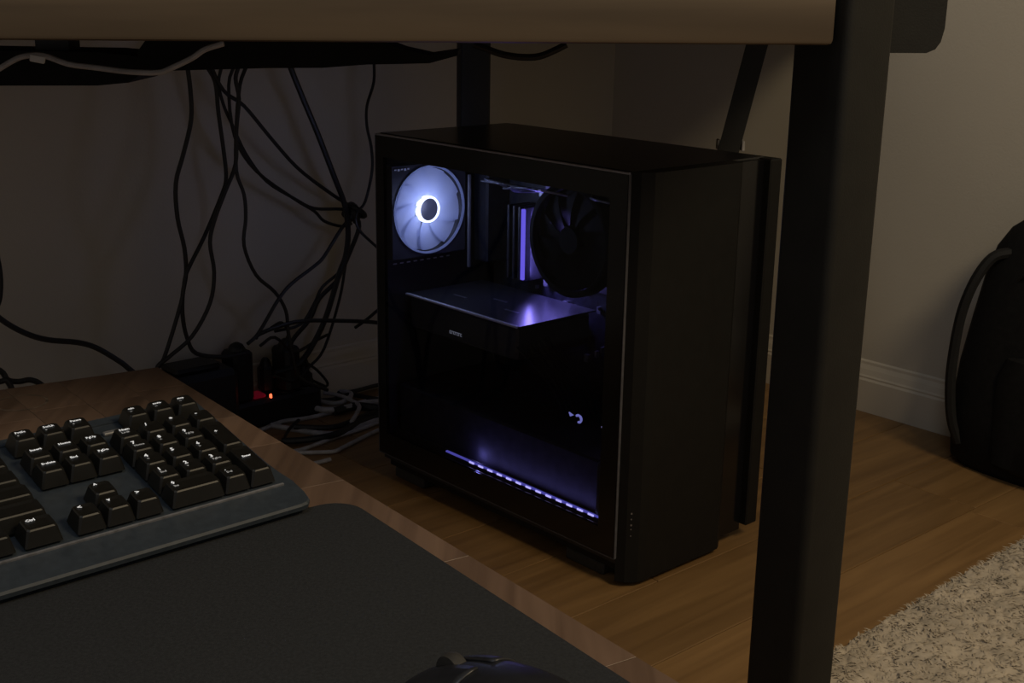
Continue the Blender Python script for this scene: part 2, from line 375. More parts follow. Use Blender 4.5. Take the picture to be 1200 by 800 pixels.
# ------------------------------------------------------------------ cables
CB = {'C':{'A':(0.0034,[[-0.4875,2.0004,0.712],[-0.4875,2.0004,0.6729],[-0.4875,2.0004,0.6338],[-0.4748,2.008,0.602],[-0.4716,2.0072,0.5542],[-0.4664,2.0081,0.4949],[-0.464,2.0066,0.4513],[-0.4701,1.9976,0.4251],[-0.4946,1.9723,0.3627],[-0.5135,1.9519,0.3221],[-0.5215,1.9412,0.3007],[-0.528,1.9318,0.261],[-0.5532,1.9059,0.1762],[-0.5666,1.8903,0.1523],[-0.5796,1.8751,0.0685],[-0.5861,1.8675,0.0154],[-0.6057,1.8448,0.0044],[-0.6448,1.7993,0.0044]]),'Z':(0.0036,[[-0.5048,1.9584,0.712],[-0.5048,1.9584,0.6739],[-0.5048,1.9584,0.6357],[-0.5028,1.9622,0.5931],[-0.5042,1.9631,0.5473],[-0.5167,1.9541,0.4954],[-0.5289,1.9453,0.4498],[-0.5297,1.9466,0.3957],[-0.5236,1.9541,0.3464],[-0.5237,1.9561,0.3043],[-0.5301,1.9524,0.27],[-0.5322,1.9527,0.2345],[-0.5286,1.9578,0.1974],[-0.5179,1.9694,0.1668],[-0.4815,2.0037,0.1515],[-0.4506,2.0331,0.1509]]),'B':(0.0028,[[-0.4705,2.0421,0.712],[-0.4705,2.0421,0.6706],[-0.4705,2.0421,0.6291],[-0.4766,2.0383,0.5985],[-0.4714,2.0443,0.563],[-0.4614,2.0547,0.5308],[-0.4446,2.071,0.4819],[-0.4175,2.0964,0.4334],[-0.3788,2.1321,0.3994],[-0.3487,2.1603,0.3774],[-0.3065,2.1991,0.37],[-0.2892,2.2159,0.3597]]),'B2':(0.0028,[[-0.4497,2.0472,0.712],[-0.4497,2.0472,0.6719],[-0.4497,2.0472,0.6319],[-0.4612,2.042,0.5945],[-0.4572,2.0506,0.512],[-0.4305,2.0792,0.4528],[-0.3773,2.1313,0.3981],[-0.349,2.1613,0.3727],[-0.3343,2.1793,0.3517],[-0.3083,2.2073,0.3378],[-0.2924,2.2264,0.3392]]),'Cc':(0.0032,[[-0.4783,1.9952,0.712],[-0.4783,1.9952,0.6731],[-0.4783,1.9952,0.6342],[-0.4636,2.0149,0.5884],[-0.4383,2.0439,0.5622],[-0.4057,2.0794,0.5096],[-0.369,2.1186,0.4541],[-0.3248,2.1644,0.407],[-0.2915,2.2006,0.3761]]),'D':(0.0034,[[-0.4331,1.9952,0.712],[-0.4331,1.9952,0.6721],[-0.4331,1.9952,0.6323],[-0.4384,1.9904,0.609],[-0.4351,1.9934,0.5773],[-0.4402,1.9888,0.5298],[-0.4433,1.9861,0.4763],[-0.4585,1.9727,0.4346],[-0.4737,1.9592,0.393],[-0.4819,1.952,0.3558],[-0.4783,1.9552,0.3067],[-0.4859,1.9484,0.2576],[-0.5117,1.9256,0.208],[-0.545,1.8961,0.1792],[-0.5611,1.8819,0.1607],[-0.5761,1.8687,0.0723],[-0.5836,1.8621,0.0154],[-0.6061,1.8422,0.0044],[-0.6511,1.8025,0.0044]]),'E':(0.0032,[[-0.4383,2.084,0.712],[-0.4383,2.084,0.671],[-0.4383,2.084,0.6301],[-0.4497,2.0709,0.5926],[-0.4563,2.0619,0.5246],[-0.4583,2.0571,0.4554],[-0.4485,2.0626,0.4151],[-0.447,2.0609,0.3754],[-0.4504,2.0548,0.3303],[-0.4347,2.0656,0.2785],[-0.408,2.0861,0.2444],[-0.3922,2.0971,0.2086],[-0.389,2.0968,0.169],[-0.3811,2.1007,0.1121],[-0.371,2.1066,0.0823],[-0.3299,2.1399,0.0516]]),'F':(0.005,[[-0.3744,2.1005,0.712],[-0.3744,2.1005,0.6725],[-0.3744,2.1005,0.6329],[-0.3592,2.1175,0.5795],[-0.3363,2.1414,0.5095],[-0.3126,2.1661,0.4308],[-0.2981,2.1826,0.3805],[-0.294,2.1898,0.3305],[-0.2993,2.1888,0.2874],[-0.3112,2.1818,0.2545],[-0.335,2.1645,0.1767],[-0.3636,2.1428,0.1205],[-0.3859,2.1267,0.0995],[-0.4166,2.1032,0.0936]]),'G':(0.0026,[[-0.2481,2.2255,0.712],[-0.2481,2.2255,0.6717],[-0.2481,2.2255,0.6313],[-0.2477,2.2165,0.5912],[-0.2581,2.198,0.5516],[-0.2576,2.1891,0.5173],[-0.2504,2.1862,0.4824],[-0.2486,2.1784,0.442],[-0.2592,2.1597,0.3909],[-0.2718,2.1392,0.3733],[-0.2685,2.1327,0.3477],[-0.2411,2.1476,0.3151],[-0.224,2.1534,0.296]]),'H':(0.0032,[[-0.2863,2.2051,0.3586],[-0.3053,2.1845,0.3374],[-0.3324,2.1567,0.2935],[-0.3481,2.139,0.2787],[-0.3818,2.1054,0.2553],[-0.4021,2.0836,0.2315],[-0.4318,2.0535,0.1801],[-0.4477,2.0357,0.1652]]),'J':(0.004,[[-0.2847,2.1932,0.3637],[-0.2761,2.2058,0.3386],[-0.294,2.195,0.2893],[-0.3074,2.1881,0.2594],[-0.3166,2.185,0.2412],[-0.3448,2.1651,0.2141],[-0.361,2.1557,0.1786],[-0.3905,2.1347,0.1429],[-0.4002,2.1311,0.1043]]),'J2':(0.0028,[[-0.2878,2.2172,0.3626],[-0.2968,2.2114,0.3295],[-0.3065,2.205,0.2651],[-0.3401,2.1775,0.2331],[-0.3545,2.167,0.2041],[-0.3769,2.1494,0.1705],[-0.4165,2.1166,0.1662]]),'K':(0.0036,[[-0.4375,2.058,0.1697],[-0.4324,2.0558,0.1764],[-0.4074,2.0713,0.1847],[-0.3641,2.1029,0.1893],[-0.2944,2.1579,0.176],[-0.2453,2.1947,0.1639],[-0.2047,2.2239,0.1471]]),'L':(0.003,[[-0.2276,2.177,0.2005],[-0.2439,2.1848,0.1888],[-0.2632,2.1899,0.1712],[-0.2855,2.1925,0.1542]]),'M':(0.0026,[[-0.3735,2.1547,0.1121],[-0.369,2.162,0.0956],[-0.3686,2.1657,0.0768],[-0.3628,2.1741,0.0547],[-0.3825,2.1601,0.0475]]),'M2':(0.0026,[[-0.3711,2.1568,0.0987],[-0.3533,2.177,0.0768],[-0.338,2.195,0.0469],[-0.3471,2.1913,0.038]]),'N':(0.0042,[[-0.8342,1.6937,0.712],[-0.8342,1.6937,0.6684],[-0.8342,1.6937,0.6247],[-0.8155,1.7029,0.4754],[-0.7922,1.7163,0.3655],[-0.7629,1.7349,0.3159],[-0.7407,1.7472,0.2803],[-0.7136,1.764,0.2545],[-0.687,1.7802,0.24],[-0.6526,1.8033,0.2301],[-0.6296,1.8164,0.2188],[-0.6057,1.8303,0.1976],[-0.5894,1.8374,0.1807],[-0.5684,1.8487,0.1486],[-0.5508,1.8582,0.0669],[-0.542,1.8629,0.0162],[-0.5156,1.8771,0.0052],[-0.4627,1.9056,0.0052]]),'N2':(0.0042,[[-0.7458,1.7986,0.712],[-0.7458,1.7986,0.6656],[-0.7458,1.7986,0.6193],[-0.7499,1.795,0.4871],[-0.7551,1.7904,0.3882],[-0.7532,1.7921,0.3371],[-0.7554,1.7901,0.3053],[-0.7604,1.7856,0.2869],[-0.7787,1.7695,0.2388],[-0.7937,1.7563,0.1075],[-0.8012,1.7497,0.0162],[-0.8237,1.7299,0.0052],[-0.8688,1.6902,0.0052]]),'O':(0.0042,[[-0.7643,1.7021,0.2265],[-0.7365,1.72,0.21],[-0.7274,1.7214,0.1956],[-0.7138,1.7268,0.1915],[-0.6989,1.7333,0.1923],[-0.6846,1.7393,0.1816],[-0.6658,1.7492,0.1496],[-0.6481,1.7585,0.0673],[-0.6393,1.7632,0.0162],[-0.6127,1.7772,0.0052],[-0.5596,1.8051,0.0052]]),'O2':(0.0042,[[-0.749,1.6889,0.2029],[-0.7304,1.702,0.1991],[-0.7222,1.706,0.1992],[-0.7153,1.7088,0.1805],[-0.7088,1.7112,0.1539],[-0.69,1.7181,0.0693],[-0.6807,1.7216,0.0162],[-0.6525,1.732,0.0052],[-0.5962,1.7528,0.0052]]),'P':(0.0028,[[-0.4169,2.0896,0.1797],[-0.4028,2.1101,0.1836],[-0.3944,2.1255,0.1579],[-0.4071,2.1223,0.1226],[-0.3805,2.1538,0.077],[-0.3443,2.1939,0.0422]]),'Q':(0.0028,[[-0.4295,2.0518,0.1579],[-0.4101,2.0822,0.1649],[-0.3837,2.119,0.1286],[-0.3495,2.1626,0.1389],[-0.3348,2.1889,0.1415]]),'Rr':(0.0026,[[-0.4125,2.0667,0.1002],[-0.3826,2.1039,0.0798],[-0.3613,2.1334,0.0963],[-0.3379,2.1648,0.1226],[-0.3129,2.1976,0.2067],[-0.3034,2.2167,0.2658]])},'F':{'a':(0.0042,[[-0.4416,2.0456,0.004],[-0.4072,2.1008,0.004],[-0.3764,2.1161,0.004],[-0.3311,2.1512,0.004],[-0.2844,2.2122,0.004],[-0.2464,2.2446,0.004],[-0.2098,2.2672,0.004]]),'b':(0.0036,[[-0.3795,1.9484,0.004],[-0.3506,1.9617,0.004],[-0.3267,1.9915,0.004],[-0.2974,2.0307,0.004],[-0.2714,2.058,0.004],[-0.2321,2.1093,0.004]]),'c':(0.0036,[[-0.3585,1.9494,0.004],[-0.3345,1.9504,0.004],[-0.2956,1.9562,0.004],[-0.2814,1.9771,0.004],[-0.2602,2.0154,0.004],[-0.2433,2.0462,0.004],[-0.2203,2.0826,0.004]]),'d':(0.0036,[[-0.3209,1.9004,0.004],[-0.3083,1.9086,0.004],[-0.2948,1.9207,0.004]]),'e':(0.005,[[-0.4219,2.082,0.004],[-0.3778,2.0618,0.004],[-0.3381,2.0461,0.004],[-0.3007,2.0435,0.004],[-0.2682,2.0803,0.004],[-0.2259,2.1375,0.004]]),'f':(0.0045,[[-0.3958,2.2332,0.012],[-0.3531,2.1948,0.012],[-0.3157,2.1867,0.012],[-0.3002,2.2381,0.012],[-0.3254,2.2576,0.012],[-0.3535,2.2509,0.012]]),'g':(0.0055,[[-0.3811,2.1735,0.012],[-0.338,2.1466,0.012],[-0.3055,2.1578,0.012],[-0.2719,2.1889,0.012],[-0.2322,2.2009,0.012]]),'h':(0.004,[[-0.3508,2.2335,0.016],[-0.3162,2.2148,0.016],[-0.2786,2.1668,0.016],[-0.2758,2.119,0.016],[-0.279,2.0728,0.016]])},'FB':{'k1':(0.004,[[-0.4003,2.2599,0.01],[-0.3545,2.257,0.01],[-0.3062,2.2595,0.01],[-0.2652,2.299,0.01],[-0.2434,2.311,0.01]]),'k2':(0.003,[[-0.3756,2.0944,0.01],[-0.3842,2.0403,0.01],[-0.3837,1.9727,0.01]]),'k3':(0.005,[[-0.377,2.0583,0.01],[-0.3246,2.0563,0.01],[-0.2969,2.071,0.01],[-0.2586,2.1279,0.01],[-0.2242,2.1678,0.01]]),'k4':(0.006,[[-0.386,1.9849,0.01],[-0.3444,1.9952,0.01],[-0.2982,2.0271,0.01],[-0.2629,2.0998,0.01],[-0.2213,2.1392,0.01]]),'k5':(0.008,[[-0.3191,2.1438,0.01],[-0.2874,2.1744,0.01],[-0.2475,2.1666,0.01],[-0.2177,2.1489,0.01]]),'k6':(0.0045,[[-0.3744,2.1997,0.01],[-0.3319,2.2119,0.01],[-0.3042,2.244,0.01],[-0.2667,2.2254,0.01],[-0.2265,2.2072,0.01]])},'U':{'grey':(0.0024,[[-0.4565,1.09,0.6685],[-0.4411,1.09,0.6773],[-0.4295,1.09,0.6839],[-0.4197,1.09,0.6876],[-0.4036,1.09,0.6886],[-0.3824,1.09,0.6818],[-0.3607,1.09,0.6793],[-0.3318,1.09,0.6762],[-0.3063,1.09,0.6759],[-0.2951,1.09,0.6796],[-0.2764,1.09,0.6884],[-0.2651,1.09,0.6957],[-0.2489,1.09,0.7009]]),'sag':(0.0042,[[-0.0537,1.6,0.6827],[-0.0356,1.6,0.6767],[-0.0164,1.6,0.6708],[0.0071,1.6,0.668],[0.0284,1.6,0.6694],[0.0474,1.6,0.677],[0.0621,1.6,0.6845]])}}
def cable(name, key, grp, label, m='cable', kind='C', group=None, flat=1.0):
    r, pts = CB[kind][key]
    o = MB().tube(pts, r, 8, 4, flat).build(name, m, None, True, at=Vector(pts[0]))
    return tag(o, label, 'cable', group)
G1 = 'black cables hanging from the raised desk to the power strip'
cable('power_cable','Z',0,'black cable hanging furthest left, curving down to the dark adapter box',group=G1)
cable('power_cable','A',0,'black cable second from the left, crossing another and ending behind the low table',group=G1)
cable('power_cable','D',0,'black cable bowing right then swinging back left behind the low table corner',group=G1)
cable('power_cable','E',0,'long black cable with an S bend reaching the floor beyond the power strip',group=G1)
cable('power_cable','B',0,'thin black cable running diagonally to the cable knot, lower of two meeting there',group=G1)
cable('power_cable','B2',0,'thin black cable sagging lowest on its way to the cable knot',group=G1)
cable('power_cable','Cc',0,'black cable taking the upper diagonal to the cable knot',group=G1)
cable('power_cable','F',0,'thickest black cable, dropping past the cable knot towards the plugs',group=G1)
cable('power_cable','G',0,'thin wavy black cable close to the rear edge of the computer case',group=G1)
G2 = 'black cables spreading from the cable knot'
cable('power_cable','H',0,'black cable curving from the knot down left to the round plug',group=G2)
cable('power_cable','J',0,'heavy black cable falling straight below the knot to the adapters',group=G2)
cable('power_cable','J2',0,'thin black cable bending below the knot beside the heavier one',group=G2)
cable('power_cable','K',0,'black cable lying level above the baseboard, ending behind the case',group=G2)
cable('power_cable','L',0,'short black cable stub rising to the case from the level cable',group=G2)
G3 = 'black cable loops around the plugs'
cable('power_cable','M',0,'short thin black cable dropping behind the right end of the power strip',group=G3)
cable('power_cable','M2',0,'thin black cable slanting right across the baseboard near the strip',group=G3)
cable('power_cable','P',0,'thin black cable looping over the blue-black adapter',group=G3)
cable('power_cable','Q',0,'thin black cable wriggling across in front of the plugs',group=G3)
cable('power_cable','Rr',0,'thin black cable climbing right from the adapters towards the knot',group=G3)
G4 = 'black cables behind the low table'
cable('power_cable','N',0,'thick black cable sweeping across the left wall and behind the table',group=G4)
cable('power_cable','N2',0,'black cable hanging on the left wall at the picture edge',group=G4)
cable('power_cable','O',0,'black cable arching over the back edge of the low table',group=G4)
cable('power_cable','O2',0,'black cable dropping behind the table beneath the arched one',group=G4)
G5 = 'pale grey cables lying on the floor by the computer'
lab = dict(a='grey cable along the front foot of the power strip', b='grey cable on the floor, upper of the two near the table edge',
  c='grey cable bowed on the floor, nearest to the table edge', d='short grey cable end poking out beside the table edge',
  e='grey cable among the dark ones in the middle of the floor tangle', f='grey cable looped at the top of the floor tangle',
  g='thick grey cable at the upper edge of the floor tangle', h='grey cable bending down at the right of the floor tangle')
for k_ in 'abcdefgh': cable('floor_cable', k_, 0, lab[k_], 'greycable', 'F', G5, 1.0)
lab = dict(k1='black floor cable along the baseboard towards the case', k2='short black cable crossing the grey ones beside the table',
  k3='black cable through the middle of the floor tangle', k4='heavy black cable nearest the table in the floor tangle',
  k5='thickest black cable of the floor tangle, against the case', k6='black cable weaving at the top of the floor tangle')
for k_ in lab: cable('floor_cable', k_, 0, lab[k_], 'cable', 'FB', 'black cables lying on the floor by the computer')
cable('desk_cable','grey',0,'grey cable snaking along the black tray under the raised board','greycable','U')
cable('desk_cable','sag',0,'short black cable sagging under the board beside the rear leg','cable','U')
hub = Vector([-0.2863, 2.2052, 0.3616])
k = MB()
for i in range(4):
    k.torus(0.011+0.002*i, 0.0042, 18, 6, Matrix.Translation(hub + Vector((0.004*i-0.006, 0, 0.004*(i%2)))) @ Matrix.Rotation(0.5+0.7*i, 4, 'X') @ Matrix.Rotation(0.9*i, 4, 'Y'))
k.lathe([(0.003,-0.014),(0.012,-0.010),(0.014,0.0),(0.011,0.010),(0.003,0.014)], 12, Matrix.Translation(hub))
tag(k.build('cable_wrap', 'cable', None, True, at=hub), 'black bundle of wrap and coiled wire knotting the cables mid-air', 'cable wrap')
o = MB().box((-0.006,-0.002,-0.003),(0.006,0.002,0.003),0.0008).build('cable_tag', 'whitetag'); o.location = Vector([-0.4, 1.068, 0.6869]); o.rotation_euler = (0,0.2,BA)
tag(o, 'small white tag on the cables under the board, far left', 'tag')

# ------------------------------------------------------------------ power strip and plugs on the floor by the left wall
def RB(mb, a0, b0, z0, a1, b1, z1, ch): return mb.box((a0,b0,z0),(a1,b1,z1),ch,ROOM)
ps = thing('power_strip', 'black power strip with glowing red switch light on the floor', 'power strip', R(W1+0.052, 1.09, 0))
PI_ = Matrix.Translation(-R(W1+0.052, 1.09, 0))
def psb(o): o.matrix_parent_inverse = PI_; return o
psb(RB(MB(), W1+0.022, 1.00, 0.0, W1+0.075, 1.176, 0.050, 0.006).build('strip_body', 'strip', ps))
psb(RB(MB(), W1+0.034, 1.044, 0.0495, W1+0.062, 1.068, 0.056, 0.002).build('switch', 'redswitch', ps))
o = psb(MB().lathe([(0.0004,0.0568),(0.0020,0.0560),(0.0024,0.0545),(0.0024,0.049)], 12, Matrix.Translation(R(W1+0.068, 1.073, 0))).build('indicator', 'redled', ps, True)); o['label'] = 'tiny glowing red indicator'
for i in range(2):
    psb(MB().torus(0.016, 0.0025, 20, 6, Matrix.Translation(R(W1+0.048, 1.115+0.04*i, 0.0502))).build('socket', 'strip', ps, True))
ad = thing('adapter_box', 'large black adapter box at the left end of the power strip', 'adapter', R(W1+0.06, 0.94, 0))
AI = Matrix.Translation(-R(W1+0.06, 0.94, 0))
o = RB(MB(), W1+0.022, 0.87, 0.0, W1+0.105, 0.995, 0.128, 0.010).build('adapter_body', 'strip', ad); o.matrix_parent_inverse = AI
o = RB(MB(), W1+0.03, 0.885, 0.1275, W1+0.09, 0.97, 0.138, 0.005).build('adapter_lid', 'strip', ad); o.matrix_parent_inverse = AI
def plug(a, b_, z, w, dd, h, rot, label, m='strip', name='power_plug'):
    t = thing(name, label, 'plug', R(a, b_, z), (0,0,TH+rot), 'plugs seated in the power strip')
    MB().box((-dd/2,-w/2,0),(dd/2,w/2,h),0.006).build('plug_body', m, t)
    MB().lathe([(0.4*w,h-0.006),(0.38*w,h+0.002),(0.28*w,h+0.009),(0.004,h+0.013)], 14).build('strain_relief', 'cable', t, True)
    return t
plug(W1+0.050, 1.020, 0.051, 0.040, 0.046, 0.092, 0.1, 'tall black rounded plug, leftmost in the power strip')
plug(W1+0.036, 1.083, 0.051, 0.026, 0.026, 0.050, -0.2, 'small black plug seated behind the red switch')
plug(W1+0.048, 1.118, 0.051, 0.036, 0.044, 0.082, 0.25, 'blue-black adapter plug beneath the tangle of cables', 'wire')
plug(W1+0.046, 1.155, 0.051, 0.026, 0.036, 0.030, -0.3, 'low black plug at the right end of the power strip')

# ------------------------------------------------------------------ low table with the keyboard
TZ = 0.403
K0c = Vector((-0.3317, 1.1217, TZ))
ta = Vector((math.cos(math.radians(-52.15)), math.sin(math.radians(-52.15)), 0)); tb = -Vector((math.cos(math.radians(32.5)), math.sin(math.radians(32.5)), 0))
tbl = thing('low_table', 'low wooden table of short glued staves under the keyboard and mouse pad', 'table', (K0c.x, K0c.y, 0))
TIi = Matrix.Translation(-Vector((K0c.x, K0c.y, 0)))
TT = frame(K0c, ta, tb, Vector((0,0,1)))               # slightly skew axes: the corner is a little under a right angle
o = MB().box((0.002, 0.002, -0.036), (1.218, 0.898, -0.012), T=TT).build('underside', 'stave', tbl); o.matrix_parent_inverse = TIi
SW = 0.0455; row = 0; y = 0.0
while y < 0.60:
    x = -rnd.uniform(0.0, 0.10) if row else -0.03
    first = True
    while x < 1.22:
        ln = rnd.uniform(0.075, 0.16); x0 = max(0.0, x); x1 = min(1.22, x+ln)
        if x1 - x0 > 0.02:
            cx_, cy_ = (x0+x1)/2, y+SW/2
            c = TT @ Vector((cx_, cy_, 0))
            LT = frame(c, tb, ta, Vector((0,0,1)))
            mb = MB().box((-SW/2+0.0002, -(x1-x0)/2+0.0002, -0.012), (SW/2-0.0002, (x1-x0)/2-0.0002, rnd.uniform(-0.00015,0)), 0.00015)
            vs = [LT.to_3x3() @ Vector(v) for v in mb.v]; mb.v = [tuple(v) for v in vs]
            o = mb.build('stave', 'stave', tbl); o.matrix_parent_inverse = TIi; o.location = c
        x += ln
    y += SW; row += 1
o = MB().box((0, y, -0.012), (1.22, 0.9, -0.0003), T=TT).build('board', 'stave', tbl); o.matrix_parent_inverse = TIi
for (x, y_) in ((0.05,0.05),(1.12,0.05),(0.05,0.82),(1.12,0.82)):
    o = MB().box((x,y_,-TZ),(x+0.04,y_+0.04,-0.036), T=TT).build('leg', 'frame_dark', tbl); o.matrix_parent_inverse = TIi
o = MB().torus(0.021, 0.0012, 28, 4, Matrix.Translation(Vector((-0.418, 1.012, TZ+0.0001))) @ Matrix.Scale(0.15, 4, Vector((0,0,1)))).build('ring_stain', 'stain', tbl); o.matrix_parent_inverse = TIi

# mouse pad
KY = 0.7316
kx = Vector((math.cos(KY), math.sin(KY), 0)); ky = Vector((-kx.y, kx.x, 0))
PC0 = Vector((-0.1135, 0.806, TZ))                      # far right corner
pu = Vector((math.cos(math.radians(-53.0)), math.sin(math.radians(-53.0)), 0)); pv = Vector((pu.y, -pu.x, 0))
PT = frame(PC0, pu, pv, Vector((0,0,1)))
o = MB().prism(rbox(0.0, 0.0, 0.72, 0.32, 0.022, 6), 0.0002, 0.0042, PT).build('mouse_pad', 'pad', None, False, at=PC0)
tag(o, 'large black cloth mouse pad with rounded corner on the low table', 'mouse pad')

# ------------------------------------------------------------------ keyboard
U = 0.01905; KT = 0.2046
K0 = Vector((-0.2647, 0.8027, HC-0.2979))
k1 = kx; k2 = Vector((-kx.y*math.cos(KT), kx.x*math.cos(KT), math.sin(KT))); k3 = k1.cross(k2)
KF = frame(K0, k1, k2, k3)
kb = thing('keyboard', 'black mechanical keyboard with lit white legends on the low table', 'keyboard')
kb.matrix_world = KF
KI = KF.inverted()
# wedge-shaped body: deck plane 12 mm under the key tops, bottom on the table
XL, YB, YF = -10.2, 2.75, -5.80
out2 = [(XL,YF),(3.95,YF),(4.22,YF+0.05),(4.42,YF+0.25),(4.50,YF+0.65),(4.52,-4.3),(4.40,-3.6),(4.33,-2.8),(4.25,YB-0.4),(4.1,YB),(XL,YB)]
DK = -0.0125
def onto_table(x, y, up=0.0012):
    if y < -3.5*U: up += 0.0036
    w = KF @ Vector((x, y, DK)); w.z = TZ + up; return KI @ w
def front_drop(y): return -0.0035 if y < YF+0.3 else 0.0
n = len(out2)
topo = [Vector((x*U, y*U, DK-0.0015)) for x, y in out2]
cxm, cym = -2.5, -1.5
topi = [Vector(((x+(cxm-x)*0.006)*U, (y+(cym-y)*0.015)*U, DK)) for x, y in out2]
def und_(x, y): return (x - (0.25 if x > 3.9 else 0), y + (0.42 if y < -5 else 0))
bot = [onto_table(und_(x, y)[0]*U, und_(x, y)[1]*U) for x, y in out2]
lip = [Vector((x*U, y*U, DK-0.0045)) for x, y in out2]
boti = [onto_table((x+(cxm-x)*0.02)*U, (y+(cym-y)*0.04)*U, 0.0) for x, y in out2]
mb = MB(); mb.loft([boti, bot, lip, topo, topi]); mb.build('keyboard_body', 'deck', kb)
# thin bright trim in front of the key well
MB().box((XL*U, -4.42*U, DK-0.001), (4.05*U, -4.33*U, DK+0.0012)).build('trim_strip', 'trim', kb)
MB().box((XL*U, 2.15*U, DK-0.001), (4.0*U, 2.22*U, DK+0.0012)).build('trim_strip', 'deck', kb)
tw, tdp = 0.0128, 0.0132
def keymesh(wu, hu):
    ex, ey = (wu-1)*U, (hu-1)*U
    def ring(x0, y0, x1, y1, c, z): return [Vector(p) for p in ((x0+c,y0,z),(x1-c,y0,z),(x1,y0+c,z),(x1,y1-c,z),(x1-c,y1,z),(x0+c,y1,z),(x0,y1-c,z),(x0,y0+c,z))]
    rg = [ring(-0.0029,-0.0038,0.0157+ex,0.0147+ey,0.001,DK+0.0022), ring(-0.0004,-0.0006,tw+0.0004+ex,tdp+0.0003+ey,0.0014,-0.0007), ring(0.0004,0.0003,tw-0.0004+ex,tdp-0.0004+ey,0.0014,0.0), ring(0.003,0.003,tw-0.003+ex,tdp-0.003+ey,0.0012,-0.0005)]
    return MB().loft(rg)
KM = {}
def key(cx_, cy_, wu=1, hu=1, txt='', sub='', big=0.0030):
    sig = (wu, hu)
    if sig not in KM:
        o = keymesh(wu, hu).build('key', 'key', kb); KM[sig] = o.data
    else:
        o = bpy.data.objects.new('key', KM[sig]); COL.objects.link(o); o.parent = kb
    o.location = (cx_*U, cy_*U, 0)
    for t, size, yy, mm in ((txt, big, tdp-0.0043+(hu-1)*U*0.5, 'legend'), (sub, 0.0021, tdp-0.0078+(hu-1)*U*0.5, 'legend2')):
        if t:
            g = textmesh(t, size, mm); c = bpy.data.objects.new('legend', g); COL.objects.link(c); c.parent = o
            c.location = (0.0024, yy, 0.00015)
    return o
TM = {}
def textmesh(t, size, mm):
    kk = (t, size, mm)
    if kk in TM: return TM[kk]
    cu = bpy.data.curves.new('legend', 'FONT'); cu.body = t; cu.size = size*1.35; cu.resolution_u = 1; cu.offset = size*0.055
    ob = bpy.data.objects.new('legend_source', cu); COL.objects.link(ob)
    me = bpy.data.meshes.new_from_object(ob.evaluated_get(bpy.context.evaluated_depsgraph_get()))
    bpy.data.objects.remove(ob); me.materials.clear(); me.materials.append(M[mm]); TM[kk] = me; return me
num = [[('Num','Lock'),('/',''),('*',''),('-','')],[('7','Home'),('8','^'),('9','PgUp')],[('4','<'),('5',''),('6','>')],[('1','End'),('2','v'),('3','PgDn')]]
for r_, l in enumerate(num):
    for c_, (t, s_) in enumerate(l): key(c_, -r_, 1, 1, t, s_, 0.0026 if len(t) > 1 else 0.0036)
key(3, -2, 1, 2, '+'); key(3, -4, 1, 2, 'Enter', '', 0.0022); key(0, -4, 2, 1, '0', 'Ins', 0.0034); key(2, -4, 1, 1, '.', 'Del', 0.0034)
for i in range(3): key(0.95+i, 1.33, 1, 1, ('calc','mute','stop')[i], '--', 0.0022)
MB().box((-0.05*U, 1.35*U, DK), (0.62*U, 1.55*U, DK+0.0025), 0.0006).build('indicator_bar', 'trim', kb)
nav = [(1.33, ['PrtSc','ScrLk','Pause']), (0, ['Insert','Home','PgUp']), (-1, ['Delete','End','PgDn'])]
for yy, l in nav:
    for i, t in enumerate(l): key(-3.25+i, yy, 1, 1, t, 'o' if yy > 1 else '', 0.0024)
key(-2.3, -3, 1, 1, '^', '', 0.0036)
for i, t in enumerate('<v>'): key(-3.3+i, -4, 1, 1, t, '', 0.0034)
key(-5.0, -4, 1.25, 1, 'Ctrl', '', 0.0026); key(-6.25, -4, 1.0, 1, 'Menu', '', 0.0022); key(-7.5, -4, 1.0, 1, 'Alt', '', 0.0024)
key(-6.35, -3, 2.6, 1, 'Shift', '', 0.0024); key(-7.4, -3, 1, 1, '/'); key(-5.85, -2, 2.1, 1, 'Enter', '', 0.0022); key(-6.9, -2, 1, 1, "'")
key(-5.3, -1, 1.5, 1, '\\'); key(-6.35, -1, 1, 1, ']'); key(-7.4, -1, 1, 1, '['); key(-5.8, 0, 2, 1, 'Back', '', 0.0022); key(-6.85, 0, 1, 1, '=')
key(-4.75, 1.33, 1, 1, 'F12', '', 0.0024); key(-5.8, 1.33, 1, 1, 'F11', '', 0.0024); key(-6.85, 1.33, 1, 1, 'F10', '', 0.0024)

# ------------------------------------------------------------------ mouse
ms = thing('mouse', 'black computer mouse with scroll wheel on the mouse pad', 'mouse', (-0.002, 0.520, 0.4073), (0,0,math.radians(42.0)))
def mouse_pt(u, v):
    # u along length (0 back .. 1 front), v angle across (0..pi)
    hw = 0.0345*(0.90+0.12*math.cos(2*PI*(u-0.15)))*(1-abs(2*u-1)**4.5)**0.42
    h = 0.0405*(math.sin(PI*(0.04+0.96*u)**0.82)**0.55)*(1-0.18*u)
    x = hw*math.copysign(abs(math.cos(v))**0.75, math.cos(v)); z = h*(math.sin(v))**0.72
    return Vector((x, (u-0.5)*0.124, z))
nu, nv = 26, 18
def shell(us, vs_, off=0.0):
    vv = [mouse_pt(u, v) for u in us for v in vs_]; ff = []; c = len(vs_)
    for i in range(len(us)-1):
        for j in range(c-1): ff.append((i*c+j, i*c+j+1, (i+1)*c+j+1, (i+1)*c+j))
    return vv, ff
us = [0.004+0.992*i/nu for i in range(nu+1)]; vs_ = [PI*j/nv for j in range(nv+1)]
vv, ff = shell(us, vs_)
MB().add([v*0.985 for v in vv], ff).build('mouse_shell', 'mouse', ms, True)
